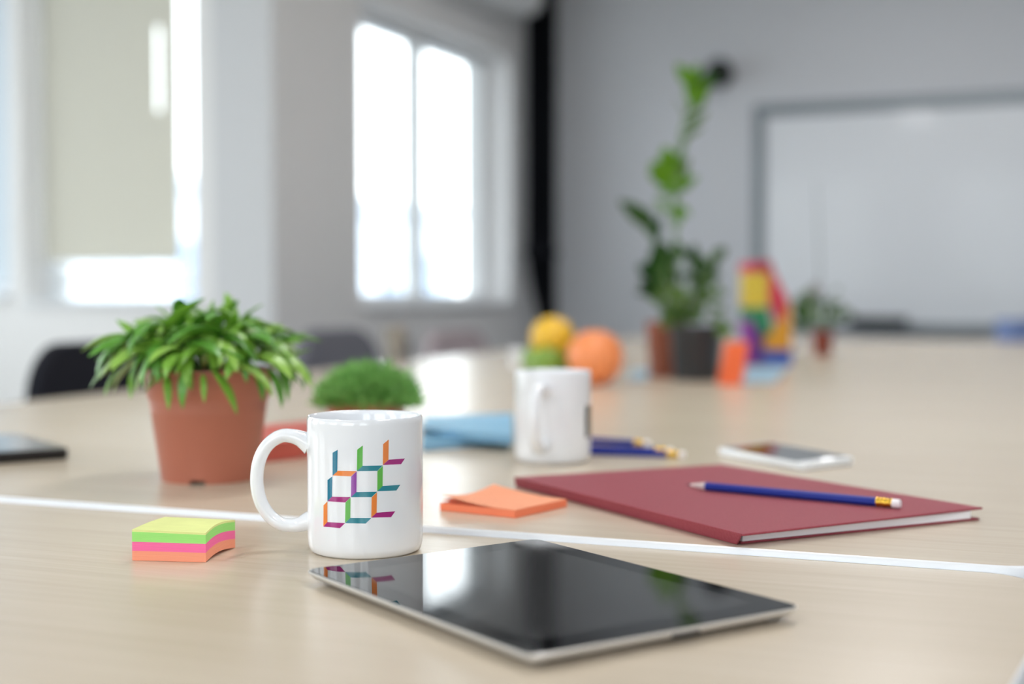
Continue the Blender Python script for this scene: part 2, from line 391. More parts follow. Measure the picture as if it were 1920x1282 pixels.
# ------------------------------------------------------------------ tables
def wood():
    m = bpy.data.materials.new('light_maple_laminate'); m.use_nodes = True; N = m.node_tree.nodes; L = m.node_tree.links
    b = N['Principled BSDF']; tc = N.new('ShaderNodeTexCoord')
    mp = N.new('ShaderNodeMapping'); mp.inputs['Scale'].default_value = (1.2, 38, 1)
    n1 = N.new('ShaderNodeTexNoise'); n1.inputs['Scale'].default_value = 3.0; n1.inputs['Detail'].default_value = 8; n1.inputs['Roughness'].default_value = .6
    mp2 = N.new('ShaderNodeMapping'); mp2.inputs['Scale'].default_value = (1.0, 5, 1)
    n2 = N.new('ShaderNodeTexNoise'); n2.inputs['Scale'].default_value = 2.2; n2.inputs['Detail'].default_value = 3
    cr = N.new('ShaderNodeValToRGB'); cr.color_ramp.elements[0].position = .3; cr.color_ramp.elements[1].position = .72
    cr.color_ramp.elements[0].color = (*S(205, 190, 169), 1); cr.color_ramp.elements[1].color = (*S(215, 201, 182), 1)
    mx = N.new('ShaderNodeMixRGB'); mx.blend_type = 'MULTIPLY'; mx.inputs[0].default_value = .25
    cr2 = N.new('ShaderNodeValToRGB'); cr2.color_ramp.elements[0].color = (.86, .84, .81, 1); cr2.color_ramp.elements[1].color = (1, 1, 1, 1)
    cr2.color_ramp.elements[0].position = .3; cr2.color_ramp.elements[1].position = .65
    L.new(tc.outputs['Object'], mp.inputs[0]); L.new(mp.outputs[0], n1.inputs[0]); L.new(n1.outputs[0], cr.inputs[0])
    L.new(tc.outputs['Object'], mp2.inputs[0]); L.new(mp2.outputs[0], n2.inputs[0]); L.new(n2.outputs[0], cr2.inputs[0])
    L.new(cr.outputs[0], mx.inputs[1]); L.new(cr2.outputs[0], mx.inputs[2]); L.new(mx.outputs[0], b.inputs['Base Color'])
    b.inputs['Roughness'].default_value = 0.27; b.inputs['Specular IOR Level'].default_value = .5
    bp = N.new('ShaderNodeBump'); bp.inputs['Strength'].default_value = .06; bp.inputs['Distance'].default_value = .0005
    L.new(n1.outputs[0], bp.inputs['Height']); L.new(bp.outputs[0], b.inputs['Normal'])
    return m
m_wood = wood()
m_band = mat('white_edge_band', S(236, 238, 242), 0.3, noise=.02, scale=10)
m_steel = mat('grey_table_steel', S(150, 152, 155), 0.4, metal=.6, noise=.05)
def table(name, pts, rads, top, label, legs, th=.025):
    t = thing(name, (0, 0, 0), label, 'table', rz=-TA)
    outer = round_poly(pts, rads, 8); inner = inset(outer, .0022)
    MB().prism(inner, top - th, top).build('tabletop', m_wood, t, sharp=30)
    mb = MB(); n = len(outer); r0 = []; 
    rings = [[(p[0], p[1], top - th - .0002) for p in inset(outer, .0023)], [(p[0], p[1], top - th + .001) for p in outer],
             [(p[0], p[1], top - .0015) for p in outer], [(p[0], p[1], top - .0004) for p in inset(outer, .0006)],
             [(p[0], p[1], top + .0001) for p in inset(outer, .0024)]]
    mb.loft(rings, cap=False).build('edge_band', m_band, t, sharp=60)
    for x, y in legs:
        MB().tube([(x, y, .0), (x, y, .012), (x, y, .013), (x, y, top - th)], [.035, .035, .025, .025], 20).build('leg', m_steel, t)
    x0 = min(l[0] for l in legs); x1 = max(l[0] for l in legs); y0 = min(l[1] for l in legs); y1 = max(l[1] for l in legs)
    MB().box(x0 + .03, x1 - .03, y0 - .015, y0 + .015, top - th - .06, top - th - .001).build('cross_rail', m_steel, t, bevel=.003)
    MB().box(x0 + .03, x1 - .03, y1 - .015, y1 + .015, top - th - .06, top - th - .001).build('cross_rail', m_steel, t, bevel=.003)
    return t
US = 0.9150
table('meeting_table', [(-1.56, US - .0015), (-1.56, .18), (-.06, .18), (.006, .74), (.008, US - .0015)], [.04, .08, .3, .05, .035], T,
      'light wooden near table carrying the printed mug and the tablet', [(-1.4, .3), (-1.4, .8), (-.2, .3), (-.1, .8)])
table('meeting_table', [(-1.547, 5.45), (-1.547, US), (.016, US), (.016, 5.45)][::-1], [.05, .035, .035, .05], FT,
      'long light wooden table with white edge running towards the whiteboard', [(-1.35, 1.2), (-1.35, 5.2), (-.15, 1.2), (-.15, 5.2)])

# ------------------------------------------------------------------ chairs behind the table's left edge
def chair(u, v, width, top, col, label, kind, seat_h=.46):
    t = thing('office_chair', Vector((u * math.sin(TA) + v * math.cos(TA), u * math.cos(TA) - v * math.sin(TA), 0)), label, 'chair', 'chairs along the left side of the table', rz=-TA)
    m = mat('chair_' + kind, col, .85 if kind != 'shell' else .45, noise=.12, scale=120, bump=.2, spec=.3)
    ml = mat('dark_chair_metal', S(50, 52, 56), .4, metal=.7, noise=.05)
    hw = width / 2
    # local: x towards the table, y along the table
    seat = round_poly([(-.22, -hw), (.2, -hw), (.2, hw), (-.22, hw)], [.08] * 4, 6)
    MB().prism(seat, seat_h - .05, seat_h).build('seat', m, t, bevel=.012)
    outl = round_poly([(-hw, .56), (hw, .56), (hw, top), (-hw, top)], [.05, .05, .12 if kind == 'dark' else .2, .12 if kind == 'dark' else .2], 10)
    bend = lambda y: -.27 + .5 * (y * y) * .9
    rings = [[(bend(p[0]) + d, p[0] * s, .56 + (p[1] - .56) * s2) for p in outl] for d, s, s2 in ((0, .97, .985), (.008, 1, 1), (.03, 1, 1), (.038, .97, .985))]
    MB().loft(rings).build('backrest', m, t)
    for sy in (-1, 1):
        MB().tube([(-.19, sy * (hw - .1), seat_h - .055), (-.27, sy * (hw - .1), seat_h - .02), (-.275, sy * (hw - .1), .62)], .01, 10).build('back_support', ml, t)
        for sx in (-1, 1):
            MB().tube([(sx * .15, sy * (hw - .06), seat_h - .055), (sx * .2, sy * (hw - .03), .004)], .011, 10).build('leg', ml, t)
    return t
chair(2.33, -1.60, .50, .822, S(26, 27, 36), 'black upholstered office chair behind the large potted plant', 'dark')
chair(3.30, -1.58, .46, .826, S(112, 112, 122), 'grey rounded-back chair between the two nearer green plants', 'shell')
chair(4.12, -1.58, .50, .80, S(176, 164, 168), 'pale pinkish grey chair below the bright window', 'pale')

# ------------------------------------------------------------------ printed mug
m_cer = mat('white_glazed_ceramic', S(240, 242, 246), 0.07, spec=.55, noise=.01, scale=10, coat=.3)
MUG = Vector((-.1036, .937, T)); MH = .0953; MR = .0406
mug_prof = [(0, .004), (.031, .004), (.0325, .0), (.0365, .0), (.0392, .0018), (.0402, .006), (.0406, .012), (.0406, .060), (.0406, MH - .004), (.0404, MH - .0012), (.0396, MH), (.0384, MH - .0006),
            (.0375, MH - .003), (.0372, MH - .01), (.0370, .03), (.036, .014), (.031, .008), (0, .007)]
def make_mug(loc, label, group, rz=0):
    t = thing('mug', loc, label, 'mug', group, rz=rz)
    MB().lathe(mug_prof, 96).build('cup_body', m_cer, t, sharp=50)
    k = .937 / F                      # handle traced in the plane through the mug's axis
    pts = [(581, 834), (573, 829), (560, 822), (546, 818), (529, 817), (512, 824), (497, 838), (486, 858), (480, 882), (479, 908), (483, 932), (492, 954), (506, 972), (524, 984), (543, 987), (559, 985), (572, 980), (581, 977)]
    path = [((p[0] - 683) * k, 0, .18 - (p[1] - 552) * k) for p in pts]
    rad = [.0078, .0068, .0055, .005, .0048, .0047, .0046, .0046, .0046, .0046, .0046, .0046, .0046, .0047, .0048, .0053, .0064, .0074]
    # smooth the path
    P2 = []; R2 = []
    for i in range(len(path) - 1):
        p0, p1, p2, p3 = (Vector(path[max(i - 1, 0)]), Vector(path[i]), Vector(path[i + 1]), Vector(path[min(i + 2, len(path) - 1)]))
        for s in range(3):
            q = s / 3; P2.append(.5 * ((2 * p1) + (p2 - p0) * q + (2 * p0 - 5 * p1 + 4 * p2 - p3) * q * q + (3 * p1 - p0 - 3 * p2 + p3) * q ** 3)); R2.append(rad[i] * (1 - q) + rad[i + 1] * q)
    P2.append(Vector(path[-1])); R2.append(rad[-1])
    MB().tube(P2, R2, 20, flat=1.35, up=(0, 1, 0)).build('handle', m_cer, t, sharp=80)
    return t
mug = make_mug(MUG, 'white mug with a colourful printed lattice, standing behind the tablet', 'white mugs')
inks = [S(0, 118, 150), S(28, 132, 150), S(92, 182, 70), S(240, 136, 62), S(168, 34, 124), S(150, 70, 168)]
m_ink = [mat('mug_ink_%s' % n_, c_, .12, coat=.3, noise=.02, scale=60) for n_, c_ in zip(('petrol', 'teal', 'green', 'orange', 'magenta', 'purple'), inks)]
polys = [(0, [(735, 435), (773, 413), (770, 577), (735, 607)]), (2, [(920, 412), (962, 380), (960, 535), (918, 572)]), (3, [(1115, 370), (1157, 335), (1155, 487), (1113, 527)]),
         (4, [(1157, 487), (1279, 478), (1250, 520), (1113, 527)]), (1, [(960, 533), (1113, 530), (1072, 571), (918, 573)]), (3, [(768, 570), (916, 573), (873, 612), (735, 606)]),
         (0, [(697, 640), (733, 612), (730, 765), (697, 798)]), (5, [(875, 613), (916, 575), (914, 730), (873, 768)]), (2, [(1072, 573), (1113, 533), (1111, 685), (1071, 724)]),
         (1, [(1111, 685), (1244, 675), (1215, 718), (1071, 724)]), (1, [(914, 730), (1071, 727), (1028, 768), (873, 768)]), (4, [(730, 765), (870, 768), (830, 808), (697, 799)]),
         (3, [(667, 830), (696, 800), (696, 955), (666, 988)]), (2, [(832, 808), (870, 770), (868, 925), (829, 962)]), (3, [(1029, 770), (1069, 732), (1066, 885), (1026, 921)]),
         (4, [(1066, 885), (1206, 874), (1175, 918), (1026, 922)]), (1, [(868, 925), (1026, 925), (984, 966), (829, 963)]), (4, [(696, 955), (829, 963), (790, 1001), (666, 989)])]
def on_cyl(px, py, c, r):
    d = ray(px, py); ox, oy = EYE.x - c.x, EYE.y - c.y
    a = d.x ** 2 + d.y ** 2; b = 2 * (ox * d.x + oy * d.y); cc = ox * ox + oy * oy - r * r
    return EYE + d * ((-b - math.sqrt(b * b - 4 * a * cc)) / (2 * a))
mb = MB()
for ci, q in polys:
    q = [(440 + x / 4.005, 740 + y / 4.005) for x, y in q]; n = 6; g = []
    for i in range(n + 1):
        for j in range(n + 1):
            a, b = i / n, j / n
            px = (q[0][0] * (1 - a) + q[1][0] * a) * (1 - b) + (q[3][0] * (1 - a) + q[2][0] * a) * b
            py = (q[0][1] * (1 - a) + q[1][1] * a) * (1 - b) + (q[3][1] * (1 - a) + q[2][1] * a) * b
            g.append(on_cyl(px, py, MUG, MR + .00012))
    mb.add(g, [(i * (n + 1) + j, i * (n + 1) + j + 1, (i + 1) * (n + 1) + j + 1, (i + 1) * (n + 1) + j) for i in range(n) for j in range(n)], mi=ci)
o = mb.build('printed_lattice', m_ink, mug, world=True); o['label'] = 'colourful printed lattice of teal, green, orange and purple strips'

# second mug, further back
p2 = Vector((.0432, 1.415, FT))
mug2 = make_mug(p2, 'plain-sided white mug with its handle to the viewer, behind the maroon folder', 'white mugs', rz=math.radians(74))
inv = Matrix.Rotation(-math.radians(74), 4, 'Z')
m_bi = mat('black_mug_print', S(20, 22, 24), .15, noise=.02)
mb = MB(); g = []; n = 6
for i in range(n + 1):
    for j in range(2):
        a = math.radians(-34 + 38 * i / n); z = .026 + .034 * j
        g.append(inv @ Vector((math.cos(a) * (MR + .0002), math.sin(a) * (MR + .0002), z + .0)))
mb.add(g, [(2 * i, 2 * i + 2, 2 * i + 3, 2 * i + 1) for i in range(n)])
mb.build('printed_mark', m_bi, mug2)

# ------------------------------------------------------------------ tablet
m_sil = mat('silver_tablet_shell', S(222, 220, 217), .3, metal=.35, noise=.03, scale=40)
m_tg = mat('black_tablet_glass', (.006, .006, .007), .015, spec=.55, noise=.01)
m_ts = mat('tablet_display', (.055, .056, .058), .05, spec=.5, noise=.3, scale=400)
ZT = T + .0088
tq = [at(569, 1067, ZT), at(1005.2, 1008.9, ZT), at(1507, 1135.5, ZT), at(996, 1229, ZT)]
tc_ = sum(tq, Vector()) / 4
tab = thing('tablet', (tc_.x, tc_.y, T), 'black-screened silver tablet lying in front of the printed mug', 'tablet')
q0 = [(p.x, p.y) for p in tq]; o1 = round_poly(q0, .0085, 8)
def ringz(pts, z): return [(p[0], p[1], z) for p in pts]
MB().loft([ringz(inset(o1, .016), T + .0003), ringz(inset(o1, .010), T + .0012), ringz(inset(o1, .0045), T + .0032), ringz(inset(o1, .0012), T + .006), ringz(o1, T + .0076), ringz(o1, T + .0081), ringz(inset(o1, .0006), T + .0084)]).build('shell', m_sil, tab, world=True, sharp=60)
g1 = inset(o1, .0009)
MB().loft([ringz(g1, T + .0083), ringz(g1, T + .0087), ringz(inset(o1, .0012), T + .0088)]).build('front_glass', m_tg, tab, world=True, sharp=4)
a, b, c, d = [Vector(p) for p in q0]
ex = (d - a).normalized(); ey = (b - a).normalized()
dis = [a + ex * .0215 + ey * .0175, b + ex * .0215 - ey * .0175, c - ex * .0215 - ey * .0175, d - ex * .0215 + ey * .0175]
MB().prism([(p.x, p.y) for p in dis], T + .00881, T + .00884).build('display', m_ts, tab, world=True, smooth=False)
mid = (c + d) / 2; dirr = (c - d).normalized(); nn_ = Vector((dirr.y, -dirr.x)); nn_ = nn_ if nn_.dot(mid - (a + b) / 2) > 0 else -nn_
mid = d + (c - d) * .54
mb = MB(); ring = []
for s in (-1, 1):
    pp = mid + dirr * s * .010
mb.box(-.0095, .0095, -.0005, .0011, -.0016, .0016, fn=lambda x, y, z: Vector((mid.x, mid.y, T + .0052)) + Vector((dirr.x * x + nn_.x * (y - .0022), dirr.y * x + nn_.y * (y - .0022), z)))
mb.build('dock_connector', mat('dark_port', S(70, 70, 72), .5, noise=.05), tab, world=True, bevel=.0006)

# ------------------------------------------------------------------ sticky note cube
def sheets(name, quad, z0, z1, col, parent, wave, nseg=10, shift=None):
    """slab of paper sheets: quad = front-left, front-right, back-right, back-left"""
    mb = MB(); fl, fr, br, bl = [Vector((p[0], p[1])) for p in quad]; g = []
    for zz in (z0, z1):
        for i in range(nseg + 1):
            for j in range(nseg + 1):
                s, t_ = i / nseg, j / nseg
                p = (fl * (1 - s) + fr * s) * (1 - t_) + (bl * (1 - s) + br * s) * t_
                dx, dy, dz = wave(s, t_, zz)
                g.append((p.x + dx, p.y + dy, zz + dz))
    n1 = nseg + 1; N2 = n1 * n1; fs = []
    for i in range(nseg):
        for j in range(nseg):
            k_ = i * n1 + j; fs.append((k_, k_ + n1, k_ + n1 + 1, k_ + 1)); fs.append((N2 + k_, N2 + k_ + 1, N2 + k_ + n1 + 1, N2 + k_ + n1))
    for i in range(nseg):
        for (k0, k1) in ((i * n1, (i + 1) * n1), (i * n1 + nseg, (i + 1) * n1 + nseg), (i, i + 1), (nseg * n1 + i, nseg * n1 + i + 1)):
            fs.append((k0, k1, k1 + N2, k0 + N2))
    mb.add(g, fs)
    m = mat('paper_' + col[0], col[1], .75, spec=.25, noise=.07, scale=900, stretch=(.05, .05, 3), bump=.25, sss=0)
    return mb.build(name, m, parent, world=True, sharp=40)
fl = at(248, 1051, T); fr = at(386, 1054.5, T); br = at(441, 1027, T); bl = br + (fl - fr)
cc = (fl + fr + br + bl) / 4
cube = thing('sticky_note_cube', (cc.x, cc.y, T), 'cube of yellow, green, pink and orange sticky notes on the near table', 'sticky notes')
hgt = .0212
def wv(s, t_, z):
    f = math.sin(PI * t_)
    lift = .0022 * f * (.3 + .7 * s)
    return (-.0015 * f * s, 0, lift + (-.0012 * s if z > T + .019 else -.0006 * s * (z - T) / .02) + .0)
qd = [(p.x, p.y) for p in (fl, fr, br, bl)]
for nm, z0, z1, cl in (('orange_sheets', .0002, .0068, ('orange', S(255, 164, 132))), ('pink_sheets', .0068, .0130, ('pink', S(255, 116, 172))),
                       ('green_sheets', .0130, .0198, ('green', S(164, 234, 128))), ('yellow_sheets', .0198, .0212, ('yellow', S(232, 238, 158)))):
    sheets(nm, qd, T + z0, T + z1, cl, cube, wv)['label'] = nm.replace('_', ' ')

# ------------------------------------------------------------------ orange sticky note pad with a curling top sheet
L_ = at(825, 957); F_ = at(966, 971.5); R_ = at(1063, 950); B_ = L_ + R_ - F_
cc = (L_ + F_ + R_ + B_) / 4
pad = thing('sticky_note_pad', (cc.x, cc.y, FT), 'orange sticky note pad with curling top sheets beside the maroon folder', 'sticky notes')
# front-left edge L-F, glued edge F-R, free edge L-B
qd = [(p.x, p.y) for p in (F_, L_, B_, R_)]     # s: from glued edge to free edge ; t: along it
sheets('note_block', qd, FT + .0002, FT + .0062, ('coral', S(255, 142, 104)), pad, lambda s, t_, z: (0, 0, 0))
def curl(amp, dip):
    def f(s, t_, z):
        l = max(0, (s - .12) / .88) ** 1.7
        return (0, 0, amp * l * (1 - dip * math.sin(PI * min(1, t_ * 1.0)) ** 1.0))
    return f
mc = ('light_coral', S(255, 172, 134))
sheets('top_sheet', qd, FT + .0064, FT + .0066, mc, pad, curl(.0072, .62), 14)
sheets('second_sheet', qd, FT + .00625, FT + .00635, mc, pad, curl(.0030, .5), 14)

# ------------------------------------------------------------------ maroon folder and the pencil on it
m_mar = mat('maroon_book_cloth', S(158, 70, 82), .62, spec=.35, noise=.08, scale=500, bump=.5, col2=S(146, 60, 72))
m_pap = mat('white_paper_block', S(246, 245, 250), .8, noise=.10, scale=700, stretch=(.03, .03, 4))
ZC = FT + .0098
NL = at(966, 894, ZC); NB = at(1352, 870, ZC); NR = at(1843, 951, ZC); NF = at(1392, 1001, ZC)
cc = (NL + NB + NR + NF) / 4
book = thing('folder', (cc.x, cc.y, FT), 'large maroon cloth-covered folder lying under the blue pencil', 'folder')
v2 = lambda p: Vector((p.x, p.y))
L2, B2, R2_, F2 = v2(NL), v2(NB), v2(NR), v2(NF)
ee = (R2_ - F2).normalized()          # from spine outward
def P3(p, z): return (p.x, p.y, z)
MB().prism([P3(p, 0) for p in (L2, B2, R2_, F2)], FT + .0082, ZC).build('front_cover', m_mar, book, world=True, bevel=.0006)
FS = v2(at(1381, 1021.5, FT)); LS = v2(at(966, 912.5, FT))
MB().prism([P3(p, 0) for p in (LS + ee * .004, B2 - ee * .002, R2_ - ee * .0035, FS + ee * .004)], FT + .0002, FT + .0018).build('back_cover', m_mar, book, world=True, bevel=.0005)
# spine: slanted strip from the back cover's edge up to the front cover, with thickness
sp_ = MB(); 
def spine_ring(bot, topp):
    b0 = Vector(P3(bot, FT + .0003)); t0 = Vector(P3(topp, ZC + .0003)); inn = Vector((ee.x, ee.y, 0)) * .0017
    return [b0, b0 + inn, t0 + inn * .9 - Vector((0, 0, .0003)), t0]
sp_.loft([spine_ring(LS, L2 - ee * .0012), spine_ring(FS, F2 - ee * .0012)]).build('spine', m_mar, book, world=True, bevel=.0004)
for zz, dz_, k_ in ((.0019, .0052, 0), (.0073, .0008, 1)):
    MB().prism([P3(p, 0) for p in (LS + ee * .008, B2 - ee * .012 + (F2 - L2).normalized() * .004, R2_ - ee * .012 - (F2 - L2).normalized() * .0015, FS + ee * .006 - (F2 - L2).normalized() * .0008)], FT + zz, FT + zz + dz_).build('paper_sheets', m_pap, book, world=True, smooth=False)

m_bp = mat('blue_pencil_lacquer', S(10, 36, 138), .42, spec=.3, noise=.02)
m_gold = mat('gold_ferrule', S(222, 178, 70), .25, metal=1, bump=.4, scale=300)
m_er = mat('white_eraser_rubber', S(240, 236, 238), .6, noise=.03)
m_tip = mat('pale_sharpened_wood', S(214, 200, 196), .6, noise=.1, scale=200)
m_gr = mat('graphite', S(60, 60, 64), .4, metal=.3, noise=.05)
def pencil(tip, end, label, r=.0037, roll=0.3):
    a = Vector(tip); b = Vector(end); ln = (b - a).length
    t = bpy.data.objects.new('pencil', None); C.objects.link(t); t.location = a; t.empty_display_size = .01
    t['label'] = label; t['category'] = 'pencil'; t['group'] = 'blue pencils with white erasers'
    d = (b - a).normalized(); t.rotation_euler = d.to_track_quat('X', 'Z').to_euler()
    def hexa(x0, x1, rr): return [[(x, rr * math.cos(roll + PI / 3 * i), rr * math.sin(roll + PI / 3 * i)) for i in range(6)] for x in (x0, x1)]
    x1 = ln - .019
    MB().loft(hexa(.018, x1, r)).build('pencil_body', m_bp, t, bevel=.0004)
    MB().tube([(.004, 0, 0), (.0185, 0, 0)], [.0010, r * .92], 16).build('sharpened_wood', m_tip, t)
    MB().tube([(0, 0, 0), (.0041, 0, 0)], [.0002, .0010], 10).build('lead', m_gr, t)
    MB().tube([(x1, 0, 0), (x1 + .002, 0, 0), (x1 + .0025, 0, 0), (x1 + .0045, 0, 0), (x1 + .005, 0, 0), (x1 + .0075, 0, 0), (x1 + .008, 0, 0), (x1 + .0105, 0, 0), (x1 + .011, 0, 0), (x1 + .0125, 0, 0)],
              [r * 1.02, r * 1.02, r * .94, r * .94, r * 1.03, r * 1.03, r * .94, r * .94, r * 1.02, r * 1.02], 20).build('ferrule', m_gold, t)
    MB().tube([(x1 + .0125, 0, 0), (ln - .001, 0, 0), (ln, 0, 0)], [r * .95, r * .95, r * .7], 20).build('eraser', m_er, t)
    return t
zp = ZC + .0040
pencil(at(1287, 908, zp), at(1689, 944.5, zp), 'blue pencil with a gold ferrule lying on the maroon folder')
zq = FT + .0040
def pen_bg(e, direction, label, z=zq, ln=.175):
    e = at(*e, z); dd = Vector((math.cos(math.radians(direction)), math.sin(math.radians(direction)), 0)); return pencil(e + dd * ln, e, label)
pen_bg((1284, 852), 165, 'blue pencil nearest the folder, its eraser furthest right beside the second mug')
pen_bg((1262, 846), 160, 'blue pencil lying between two others, beside the second mug', )
pen_bg((1218, 832), 147, 'blue pencil furthest from the folder, its eraser nearest the second mug')

# ------------------------------------------------------------------ white phone
zph = FT + .0085
pa, pb = at(1344, 838, zph), at(1502, 868, zph); pc = at(1603, 856, zph)
pd = pa + pc - pb
cc = (pa + pb + pc + pd) / 4
ph = thing('phone', (cc.x, cc.y, FT), 'white phone lying face up behind the maroon folder', 'phone')
o2 = round_poly([(p.x, p.y) for p in (pa, pb, pc, pd)], .009, 6)
m_wp = mat('white_phone_casing', S(238, 240, 242), .2, coat=.3, noise=.01)
MB().loft([ringz(inset(o2, .002), FT + .0003), ringz(o2, FT + .0015), ringz(o2, FT + .0072), ringz(inset(o2, .0012), FT + .0083)]).build('casing', m_wp, ph, world=True, sharp=50)
i2 = [Vector(p) for p in ((pa.x, pa.y), (pb.x, pb.y), (pc.x, pc.y), (pd.x, pd.y))]
x_ = (i2[1] - i2[0]).normalized(); y_ = (i2[2] - i2[1]).normalized(); lx = (i2[1] - i2[0]).length; ly = (i2[2] - i2[1]).length
sx0, sx1, sy0, sy1 = (.012, lx - .012, .004, ly - .004)
MB().prism([tuple(i2[0] + x_ * u_ + y_ * v_) for u_, v_ in ((sx0, sy0), (sx1, sy0), (sx1, sy1), (sx0, sy1))], FT + .0083, FT + .0086).build('screen', mat('dark_phone_glass', (.02, .022, .024), .04, noise=.01), ph, world=True, smooth=False)

# ------------------------------------------------------------------ black tablet at the left edge
zt = FT + .0125
A = at(34, 812, zt); B = at(131, 839, zt); dA = v2(B) - v2(A); pr = Vector((dA.y, -dA.x)).normalized(); pr = pr if pr.x < 0 else -pr
D1 = v2(B) + pr * .25; D0 = v2(A) + pr * .25
t = thing('tablet', ((A.x + D1.x) / 2, (A.y + D1.y) / 2, FT), 'thick black tablet cut off by the left edge of the picture', 'tablet')
o3 = round_poly([(A.x, A.y), (B.x, B.y), tuple(D1), tuple(D0)], .008, 5)
MB().loft([ringz(inset(o3, .002), FT + .0003), ringz(o3, FT + .002), ringz(o3, FT + .011), ringz(inset(o3, .0015), FT + .0122)]).build('case', mat('black_tablet_case', S(14, 14, 16), .5, noise=.1), t, world=True)
MB().prism(inset(o3, .002), FT + .0122, FT + .0125).build('front_glass', m_tg, t, world=True, smooth=False)
MB().prism(inset(round_poly([(A.x, A.y), (B.x, B.y), tuple(D1), tuple(D0)], 0), .02), FT + .01251, FT + .0127).build('display', mat('display_reflection_grey', S(120, 126, 130), .08, noise=.02), t, world=True, smooth=False)  # grey base colour carries the silvery reflection on the dark screen

# ------------------------------------------------------------------ red notebook and blue folders
def slab_thing(name, pts, z0, z1, m, label, cat, cover='cover', page=None):
    cx = sum(p.x for p in pts) / 4; cy = sum(p.y for p in pts) / 4
    t = thing(name, (cx, cy, z0), label, cat)
    q = [(p.x, p.y) for p in pts]; th = z1 - z0
    if page:
        MB().prism(round_poly(q, .003, 3), z1 - .0016, z1).build('front_cover', m, t, world=True, bevel=.0005)
        MB().prism(round_poly(q, .003, 3), z0 + .0001, z0 + .0016).build('back_cover', m, t, world=True, bevel=.0005)
        MB().prism(inset(q, .003), z0 + .0017, z1 - .0017).build('page_block', page, t, world=True, smooth=False)
    else: MB().prism(round_poly(q, .003, 3), z0 + .0001, z1).build(cover, m, t, world=True, bevel=.002)
    return t
m_red = mat('salmon_red_cover', S(206, 92, 78), .55, noise=.06, scale=200)
m_redp = mat('salmon_red_edges', S(214, 104, 88), .7, noise=.1, scale=300, stretch=(1, 1, 6))
r0, r1 = at(484, 868), at(592, 856); rb0 = at(497, 796, FT + .02); rb1 = rb0 + (r1 - r0)
slab_thing('notebook', [Vector((p.x, p.y, 0)) for p in (r0, r1, rb1, rb0)], FT, FT + .02, m_red, 'salmon red notebook behind the handle of the printed mug', 'notebook', page=m_redp)
m_blu = mat('light_blue_card', S(132, 186, 218), .5, noise=.05, scale=60)
m_blu2 = mat('light_blue_card_inside', S(150, 196, 224), .6, noise=.05, scale=60)
slab_thing('folder', [at(790, 846), at(961, 829), at(961, 790), at(800, 800)], FT, FT + .009, m_blu, 'light blue folder at the bottom of the pair behind the mugs', 'folder', cover='folder_cover', page=m_blu2)
zu = FT + .019
slab_thing('folder', [at(788, 801, zu), at(961, 817, zu), at(961, 774, zu), at(800, 780, zu)], FT + .0092, zu, m_blu, 'light blue folder on top of the other blue folder', 'folder', page=m_blu2)

# ------------------------------------------------------------------ plants
def leaf_mesh(name, m, L=.07, W=.006, bend=1.0, th=.35, seg=9, fold=0.25, power=.75):
    """closed pod-like leaf growing along +Y and drooping towards -Z"""
    mb = MB(); rings = []; y = z = 0; ang = 0
    for i in range(seg + 1):
        s = i / seg
        wd = W * (math.sin(PI * min(1, max(0.02, s ** .8))) ** power if 0 < i < seg else .06) + .0002
        ring = []
        for a in range(6):
            an = 2 * PI * a / 6
            x = math.cos(an) * wd; h = math.sin(an) * wd * th + abs(math.cos(an)) * wd * fold
            ring.append((x, y - math.sin(ang) * -h * 0 + h * math.sin(-ang) * -1 * -1, z + h * math.cos(ang)))
        rings.append(ring)
        ang = -bend * (s + .5 / seg); y += math.cos(ang) * L / seg; z += math.sin(ang) * L / seg
    mb.loft(rings)
    o = mb.build(name, m, sharp=60); me = o.data; bpy.data.objects.remove(o); return me
def put(me, name, parent, loc, rot, sc_=1.0):
    o = bpy.data.objects.new(name, me); C.objects.link(o); o.parent = parent; o.location = loc; o.rotation_euler = rot; o.scale = (sc_,) * 3; return o

m_lf = [mat('leaf_green_a', S(132, 186, 66), .32, noise=.3, scale=60, sss=0, translucent=.0), mat('leaf_green_b', S(96, 160, 54), .35, noise=.3, scale=60), mat('leaf_green_c', S(156, 202, 88), .35, noise=.2, scale=60)]
m_stem = mat('green_stem', S(96, 134, 60), .5, noise=.2, scale=50)
m_ter = mat('terracotta_plastic', S(184, 112, 90), .45, noise=.06, scale=30, bump=.1)
m_soil = mat('potting_soil', S(48, 36, 28), .95, noise=.5, scale=150, bump=1.0)
def pot(t, rb, rt, h, m, rim=.028, notch=None, wall=.002):
    prof = [(0, .003), (rb - .006, .003), (rb - .006, .0), (rb - .001, .0), (rb, .0035), (rb + (rt - rb) * .70, h - rim - .001), (rb + (rt - rb) * .70 + .0018, h - rim + .001), (rt - .0006, h - .003), (rt + .0008, h - .002), (rt + .0006, h),
            (rt - wall, h), (rt - wall - .002, h - rim), (rb, .01), (0, .01)]
    sk = (lambda i, k: notch is not None and k in (1, 2, 3) and any(abs(((i / 96 * 360) - a + 180) % 360 - 180) < 10 for a in notch))
    MB().lathe(prof, 96, skip=sk).build('pot', m, t, sharp=40)
    MB().lathe([(0, h - .012), (rt - .009, h - .014), (rt - .012, h - .03)], 32).build('soil', m_soil, t)
PX = at(393, 896); pl = thing('potted_plant', (PX.x, 1.274, FT), 'large green trailing plant with pointed leaves in a terracotta pot', 'potted plant')
PX = Vector(pl.location)
pot(pl, .0455, .0600, .106, m_ter, notch=(-90 - 3, 30, 150))
lm = [leaf_mesh('leaf', m_lf[i % 3], L=.070, W=.0082 + .0008 * (i % 2), bend=b) for i, b in enumerate((.5, .9, 1.3, 1.7, 2.1, .2))]
rnd = random.Random(11)
crowns = [(0, 0, .146)]
